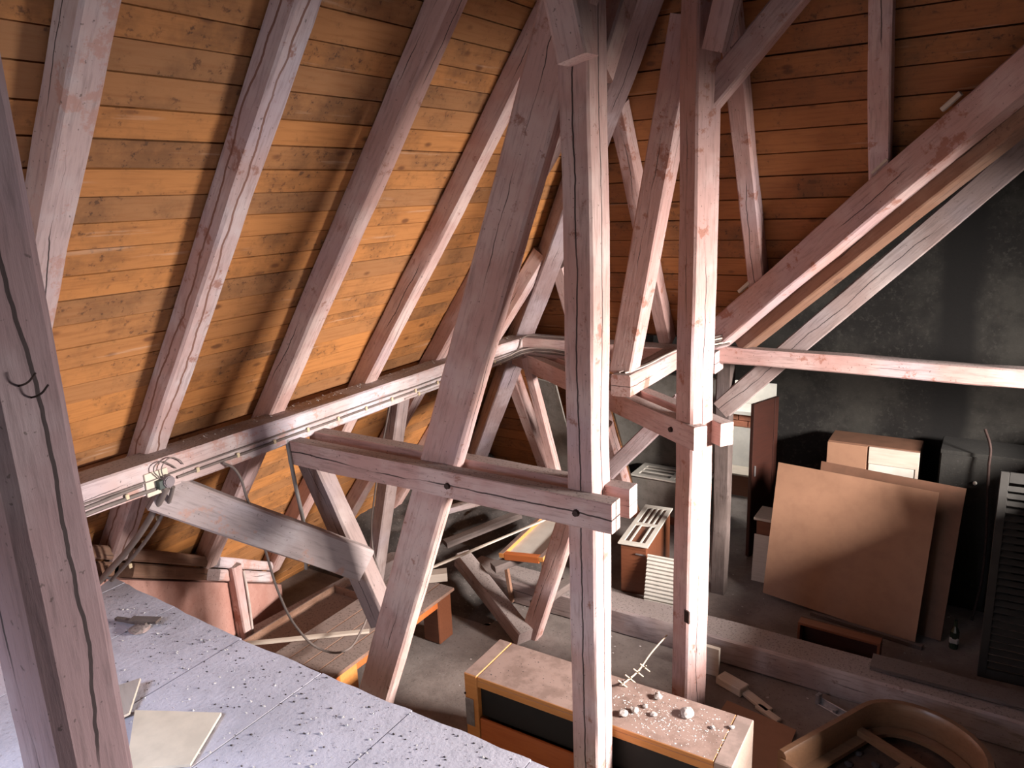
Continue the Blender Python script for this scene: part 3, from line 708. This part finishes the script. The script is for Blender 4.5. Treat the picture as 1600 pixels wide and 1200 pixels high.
# rubble mound under the eave corner
nx, ny = 40, 40; vs, fs = [], []
for i in range(nx + 1):
    for j in range(ny + 1):
        x = -6.3 + 2.5 * i / nx; y = 5.3 + 2.6 * j / ny
        uu, vv = i / nx, j / ny
        e = min(1, 4 * (1 - uu)) * min(1, 5 * vv)
        h = (.55 * (1 - uu) + .25 * vv) * e + .10 * noise.noise((x * 2.4, y * 2.4, 0)) * e + .05 * noise.noise((x * 8, y * 8, 1)) * e
        h = max(h, -.01)
        vs.append((x, y, h))
for i in range(nx):
    for j in range(ny):
        a = i * (ny + 1) + j; fs.append((a, a + 1, a + ny + 2, a + ny + 1))
tag(link('rubble_heap', mesh('rubble_heap', vs, fs, 60), MOUND), 'dark sooty rubble heaped under the eave corner', 'rubble', kind='stuff')
mg = random.Random(21)
for k, (x, y, z, ln, an, m_, lb) in enumerate(((-4.45, 6.2, .50, .9, 60, DARKT, 'dark splintered plank lying on the rubble heap'), (-3.62, 6.05, .52, 1.1, 58, DARKT, 'dark old beam lying across the orange frame'), (-4.75, 6.6, .62, 1.1, 50, GREYT, 'dusty grey batten at the back of the rubble heap'), (-3.25, 5.75, .33, .7, 75, DARKT, 'dark broken plank beside the slanting strut foot'))):
    d = Vector((math.cos(R(an)), math.sin(R(an)), .12)) * ln / 2
    timber('old_plank', Vector((x, y, z)) - d, Vector((x, y, z)) + d, .13, .07, m_, lb, 'plank', 'old planks on the rubble', jit=.01)
of = empty('orange_frame', (-3.9, 5.68, .52), 0, (R(2), R(-6), R(4))); tag(of, 'bright orange wooden frame with broken white panel beside the slanting strut', 'frame')
box('frame_side', (0, 0, 0), (.055, .95, .05), ORANGEW, of); box('frame_side', (.44, 0, 0), (.495, .95, .05), ORANGEW, of)
box('frame_rail', (.055, 0, -.02), (.44, .06, .05), REDW, of); box('frame_rail', (.055, .89, 0), (.44, .95, .05), ORANGEW, of)
box('infill_panel', (.055, .06, .0), (.44, .89, .012), WHITEP, of, 0)
for x_ in (.02, .45):
    box('leg', (x_, .02, -.5), (x_ + .04, .06, 0), BROWNT, of); box('leg', (x_, .88, -.5), (x_ + .04, .92, 0), BROWNT, of)
panel('grey_board', [(-4.22, 7.62, .62), (-3.98, 7.58, .66), (-3.96, 7.0, 1.98), (-4.24, 7.0, 2.02)], .02, GREYW, 'grey board leaning on the boarding under the far purlin', 'board')

# ------------------------------------------------------------------ cabinet with slotted lid, corrugated sheet, chest at the back
cb = empty('small_cabinet', (-2.96, 6.48, 0)); tag(cb, 'narrow red brown cabinet with a slotted off-white lid between the posts', 'cabinet')
cb.rotation_euler = (0, 0, R(7))
box('body', (0, .02, 0), (.27, .95, .545), VENEER, cb, .004)
box('front_panel', (.004, 0, .03), (.266, .02, .50), VENEER, cb, .003)
box('front_rail', (.004, -.004, .50), (.266, .02, .545), VENEER, cb, .003)
box('handle', (.16, -.02, .455), (.26, -.004, .467), METAL, cb, .002)
lid = empty('lid', (-.02, -.03, .55)); lid.parent = cb
def lidbox(n_, lo, hi): box(n_, lo, hi, WHITEP, lid, .002)
LW, LD = .31, 1.02
for lo, hi in (((0, 0, 0), (LW, .07, .018)), ((0, LD - .07, 0), (LW, LD, .018)), ((0, .07, 0), (.05, LD - .07, .018)), ((LW - .05, .07, 0), (LW, LD - .07, .018)), ((.05, .48, 0), (LW - .05, .54, .018))): lidbox('lid_frame', lo, hi)
for x_ in (.095, .15, .205):
    if x_ != .15: lidbox('lid_slat', (x_, .07, .0), (x_ + .018, .48, .018))
    lidbox('lid_slat', (x_, .54, .0), (x_ + .018, LD - .07, .018))
# corrugated sheet
vs, fs = [], []; n_ = 60
for i in range(n_ + 1):
    z = .50 * i / n_; y = .008 * math.sin(i * math.pi / 2.3)
    for dy in (0, .004):
        vs += [(0, y + dy, z), (.32, y + dy, z)]
for i in range(n_):
    a = i * 4; b = a + 4
    fs += [(a, a + 1, b + 1, b), (a + 2, b + 2, b + 3, a + 3), (a, b, b + 2, a + 2), (a + 1, a + 3, b + 3, b + 1)]
fs += [(0, 2, 3, 1), (n_ * 4, n_ * 4 + 1, n_ * 4 + 3, n_ * 4 + 2)]
o = link('corrugated_sheet', mesh('corrugated_sheet', vs, fs), WHITEP); o.location = (-2.66, 6.36, .01); o.rotation_euler = (R(-14), 0, R(4))
tag(o, 'off-white corrugated plastic sheet leaning beside the small cabinet', 'sheet')
ch = empty('storage_chest', (-3.1, 8.42, 0)); tag(ch, 'grey green chest with a slotted pale panel on top against the grey wall', 'chest')
box('body', (-.5, -.2, 0), (.40, .2, .58), GREYW, ch)
box('base_rail', (-.5, -.215, .02), (.40, -.2, .12), VENEER, ch)
for lo, hi in (((-.5, -.24, .58), (.42, -.17, .60)), ((-.5, .14, .58), (.42, .22, .60)), ((-.5, -.17, .58), (-.42, .14, .60)), ((-.02, -.17, .58), (.04, .14, .60)), ((.36, -.17, .58), (.42, .14, .60))): box('panel_frame', lo, hi, WHITEP, ch, .002)
for y_ in (-.07, .04): box('panel_slat', (-.42, y_, .585), (-.02, y_ + .03, .60), WHITEP, ch, .002)

# ------------------------------------------------------------------ doorway to the lit room
dl = empty('door_leaf', (-2.075, 7.84, 0)); tag(dl, 'dark red brown door leaf standing open at the lit doorway', 'door')
a = math.atan2(.42, .15)
dl.rotation_euler = (0, 0, a)
box('leaf_panel', (0, -.035, .01), (.45, 0, 1.76), DKWOOD, dl, .003)
box('stile', (0, -.042, .01), (.07, -.035, 1.76), DKWOOD, dl, .003); box('stile', (.38, -.042, .01), (.45, -.035, 1.76), DKWOOD, dl, .003)
box('handle', (.03, -.06, .95), (.05, -.042, 1.07), METAL, dl, .004)
pk = empty('low_shelf', (-2.95, 9.45, 0)); tag(pk, 'brown low shelf with a pale top in the lit room beyond the doorway', 'shelf')
box('front_board', (0, 0, .03), (.95, .03, .31), VENEER, pk); box('shelf_top', (0, -.01, .31), (.95, .30, .335), PALEB, pk); box('end_board', (0, .03, 0), (.03, .3, .31), VENEER, pk); box('end_board', (.92, .03, 0), (.95, .3, .31), VENEER, pk)
bc = empty('brick_ledge', (-3.3, 10.55, 0)); tag(bc, 'ledge of orange bricks with a plastered cap in the lit room', 'ledge')
box('ledge_base', (0, 0, 0), (2.0, .4, .62), WHITEW, bc, 0)
brm = box_mesh('brick', .225, .11, .085, .004)
for r_ in range(2):
    for k in range(8):
        link('brick', brm, flat('orange_brick', (.52, .20, .12), .9, .35) if r_ + k == 0 else bpy.data.materials['orange_brick'], bc).location = (.12 + k * .237 + .1 * (r_ % 2), .06, .67 + r_ * .095)
box('ledge_cap', (0, -.03, .815), (2.0, .4, .87), WHITEW, bc)
# ------------------------------------------------------------------ sheets and cupboards in front of the dark wall
panel('hardboard_sheet', [(-1.68, 7.05, .055), (-.31, 6.85, .02), (-.26, 7.25, 1.31), (-1.68, 7.45, 1.30)], .012, HARDB, 'large brown hardboard sheet leaning in front of the dark wall', 'board', 'big sheets by the dark wall')
panel('hardboard_sheet', [(-1.3, 7.20, .01), (-.12, 7.02, .01), (-.06, 7.40, 1.33), (-1.3, 7.58, 1.33)], .015, HARDB2, 'darker sheet half hidden behind the large hardboard sheet', 'board', 'big sheets by the dark wall')
timber('batten', (-1.2, 6.95, .02), (-.25, 6.82, .02), .05, .035, DARKT, 'dark batten under the bottom edge of the large hardboard sheet', 'batten', ch=.004)
cp = empty('cupboard', (-1.30, 7.85, 0)); tag(cp, 'brown cupboard with a white panel behind the large hardboard sheet', 'cupboard')
box('body', (0, .03, 0), (.83, .40, 1.46), HARDB2, cp); box('door', (.0, 0, .02), (.37, .028, 1.45), HARDB, cp, .003)
box('panel_frame', (.385, 0, 1.28), (.83, .028, 1.45), PALEB, cp, .003); box('panel_frame', (.80, 0, .02), (.83, .028, 1.28), PALEB, cp, .003)
box('white_panel', (.39, .008, .5), (.80, .026, 1.28), WHITEP, cp, .002)
bs_ = empty('bedside_cabinet', (-1.86, 7.42, 0)); tag(bs_, 'small cabinet with pale top half hidden behind the large hardboard sheet', 'cabinet')
box('body', (0, .0, 0), (.32, .28, .66), VENEER, bs_); box('top_panel', (-.025, -.03, .66), (.33, .30, .69), PALEB, bs_)
panel('front_sheet', [(-.015, -.07, .0), (.2, -.07, .0), (.2, -.012, .50), (-.015, -.012, .50)], .01, PALEB, parent=bs_)
dr = empty('drawer', (-1.19, 6.30, .0), R(-2)); tag(dr, 'dark red brown drawer standing on edge behind the floor beam', 'drawer')
box('drawer_bottom', (0, .10, .0), (.66, .12, .27), DKWOOD, dr, .002)
for lo, hi in (((0, 0, 0), (.66, .10, .022)), ((0, 0, .25), (.66, .10, .272)), ((0, 0, .022), (.022, .10, .25)), ((.638, 0, .022), (.66, .10, .25))): box('drawer_side', lo, hi, VENEER, dr, .002)
timber('plank', (-.56, 6.0, .268), (2.3, 6.0, .268), .20, .032, DARKT, 'dark plank lying along the top of the floor beam', 'plank', ch=.004)
su = empty('louvre_shutter', (.17, 6.62, 0), 0, (R(-4), 0, R(3))); tag(su, 'dark louvred shutter leaning at the picture edge by the dark wall', 'shutter')
for lo, hi in (((0, 0, 0), (.06, .035, 1.75)), ((.6, 0, 0), (.66, .035, 1.75)), ((.06, 0, 0), (.6, .035, .08)), ((.06, 0, 1.67), (.6, .035, 1.75))): box('shutter_frame', lo, hi, BLACKT, su, .003)
slm = box_mesh('slat', .54, .05, .008, .002)
for k in range(26):
    o = link('slat', slm, BLACKT, su); o.location = (.33, .018, .12 + k * .06); o.rotation_euler = (R(40), 0, 0)
tag(tube('iron_rod', [(.10, 7.55, 0), (.14, 7.6, .4), (.09, 7.62, 1.5), (.085, 7.65, 1.66), (.03, 7.72, 1.8)], .012, RUST), 'thin bent iron rod standing before the dark wall', 'rod')
dp = empty('dark_cabinet', (-.05, 7.75, 0)); tag(dp, 'tall black cabinet with a small round knob before the dark wall', 'cabinet')
box('body', (-.25, 0, 0), (.42, .45, 1.55), SOOT, dp); box('door', (-.24, -.02, .03), (.41, 0, 1.52), SOOT, dp, .004)
bm = bmesh.new(); bmesh.ops.create_uvsphere(bm, u_segments=10, v_segments=6, radius=.018); me = bpy.data.meshes.new('knob'); bm.to_mesh(me); bm.free()
link('knob', me, WHITEP, dp).location = (.05, -.035, 1.28)
bt = empty('bottle', (-.02, 6.98, 0)); 
bm = bmesh.new()
prof = [(0, 0), (.035, 0), (.036, .02), (.036, .16), (.014, .21), (.013, .27), (0, .27)]
ring = []
for r_, z_ in prof:
    ring.append([bm.verts.new((r_ * math.cos(t * .6283), r_ * math.sin(t * .6283), z_)) for t in range(10)])
for a_, b_ in zip(ring[:-1], ring[1:]):
    for t in range(10):
        try: bm.faces.new((a_[t], a_[(t + 1) % 10], b_[(t + 1) % 10], b_[t]))
        except Exception: pass
bmesh.ops.remove_doubles(bm, verts=bm.verts[:], dist=1e-5)
me = bpy.data.meshes.new('bottle_body'); bm.to_mesh(me); bm.free()
g_ = flat('dark_glass', (.02, .03, .02), .1, .1)
link('bottle_body', me, g_, bt); box('label_band', (-.037, -.037, .05), (.037, .037, .11), GREYP, bt, .012); tag(bt, 'dark bottle beside the large hardboard sheets', 'bottle')

# ------------------------------------------------------------------ bent-wood bed frame, near right
bd = empty('bed_frame', (0, 0, 0)); tag(bd, 'round-ended bent wood bed frame with slats lying on the floor', 'bed frame')
axd = Vector((.46, .89, 0)).normalized(); prp = Vector((axd.y, -axd.x, 0))
A = Vector((-.82, 4.42, 0)); Wd = .80
path = []
st_ = A - axd * .1
Ls = 0.82
path += [st_ + axd * t for t in (0, .3, .6, Ls)]
cc = st_ + axd * Ls + prp * Wd / 2
for k in range(1, 16):
    t = math.pi * k / 16
    path.append(cc - prp * (Wd / 2) * math.cos(t) + axd * (Wd / 2 * .80) * math.sin(t))
path += [st_ + prp * Wd + axd * t for t in (Ls, .6, .3, 0)]
def sweep(name, path, prof, mat, parent):
    vs, fs = [], []; n_ = len(prof)
    for i, p in enumerate(path):
        d = (path[min(i + 1, len(path) - 1)] - path[max(i - 1, 0)]).normalized(); s_ = Vector((d.y, -d.x, 0))
        for (a_, b_) in prof: vs.append(p + s_ * a_ + Vector((0, 0, b_)))
    for i in range(len(path) - 1):
        for k in range(n_): fs.append((i * n_ + k, i * n_ + (k + 1) % n_, (i + 1) * n_ + (k + 1) % n_, (i + 1) * n_ + k))
    fs += [tuple(range(n_)), tuple((len(path) - 1) * n_ + k for k in range(n_))]
    return link(name, mesh(name, vs, fs, 40), mat, parent)
sweep('outer_rail', path, [(-.03, .20), (.02, .20), (.03, .36), (.03, .48), (.012, .505), (-.022, .505), (-.035, .48)], BEDW, bd)
inner = [p + (Vector((cc.x, cc.y, 0)) - p).normalized() * .075 if i > 3 and i < 19 else p + (prp if i <= 3 else -prp) * .06 for i, p in enumerate(path)]
sweep('inner_ledge', inner, [(-.035, .30), (.035, .30), (.035, .33), (-.035, .33)], BEDW, bd)
def bar(name, a, b, w_, z0, z1, mat):
    a, b = Vector(a), Vector(b); d = (b - a).normalized(); s_ = Vector((d.y, -d.x, 0)) * w_ / 2
    c_ = [a - s_, a + s_, b + s_, b - s_]
    prism(name, [(p.x, p.y) for p in c_], z0, z1, mat, bd)
x0 = st_ + axd * (Ls - .08)
bar('cross_slat', x0 + prp * .03, x0 + prp * (Wd - .03), .055, .33, .375, BEDW)
for t in (.40, .53):
    bar('long_slat', st_ + prp * t + axd * -.1, x0 + prp * t, .05, .33, .37, BEDW)
bar('end_board', st_ + prp * .0, st_ + prp * Wd, .03, .18, .46, BEDW)
prism('webbing_base', [((p + (Vector((cc.x, cc.y, 0)) - p).normalized() * .05).x, (p + (Vector((cc.x, cc.y, 0)) - p).normalized() * .05).y) for p in path], .24, .26, BASE, bd)
knm = lump_mesh(.028, 3, .5)
for i in range(5):
    for j in range(5):
        p = st_ + axd * (.08 + i * .14) + prp * (.10 + j * .13 + (.03 if i % 2 else 0))
        link('spring_knot', knm, DCHIP, bd).location = (p.x, p.y, .27)
for t, s_ in ((.05, .05), (.05, Wd - .05), (Ls, .06), (Ls, Wd - .06)):
    p = st_ + axd * t + prp * s_
    prism('leg', [(p.x - .025, p.y - .025), (p.x + .025, p.y - .025), (p.x + .025, p.y + .025), (p.x - .025, p.y + .025)], 0, .22, BEDW, bd)
# floor scraps near the bed frame
mb = empty('metal_bracket', (-.90, 5.62, .0), R(-22)); tag(mb, 'pale metal bracket lying on the floor before the floor beam', 'bracket')
box('flange', (0, 0, .0), (.27, .05, .012), METAL, mb, .002); box('flange', (0, .04, .0), (.27, .05, .05), METAL, mb, .002); box('tab', (0, 0, 0), (.03, .05, .085), METAL, mb, .002); box('tab', (.15, .0, .012), (.18, .03, .04), METAL, mb, .002)
for k, (x, y, rz, sx, sy, sz, lb) in enumerate(((-1.52, 5.50, -20, .24, .12, .07, 'pale block at the foot of the rear post beside scraps'), (-1.32, 5.42, -32, .34, .08, .03, 'pale broken slat on the floor behind the sideboard end'), (-1.18, 5.30, -28, .22, .06, .03, 'short pale slat end on the floor beside the bed frame'))):
    o = link('wood_offcut', box_mesh('wood_offcut', sx, sy, sz, .006), PALEB); o.location = (x, y, sz / 2 + .002); o.rotation_euler = (0, 0, R(rz)); tag(o, lb, 'offcut', 'offcuts on the floor')
box('upright_board', (-1.83, 5.58, 0), (-1.66, 5.62, .26), PALEB, bev=.003); tag(bpy.data.objects['upright_board'], 'pale board standing against the floor beam behind the rear post', 'board')
panel('hardboard_sheet', [(-1.55, 4.55, .01), (-.95, 4.45, .01), (-.95, 5.2, .03), (-1.5, 5.3, .02)], .012, HARDB, 'brown board lying on the floor between sideboard and bed frame', 'board')
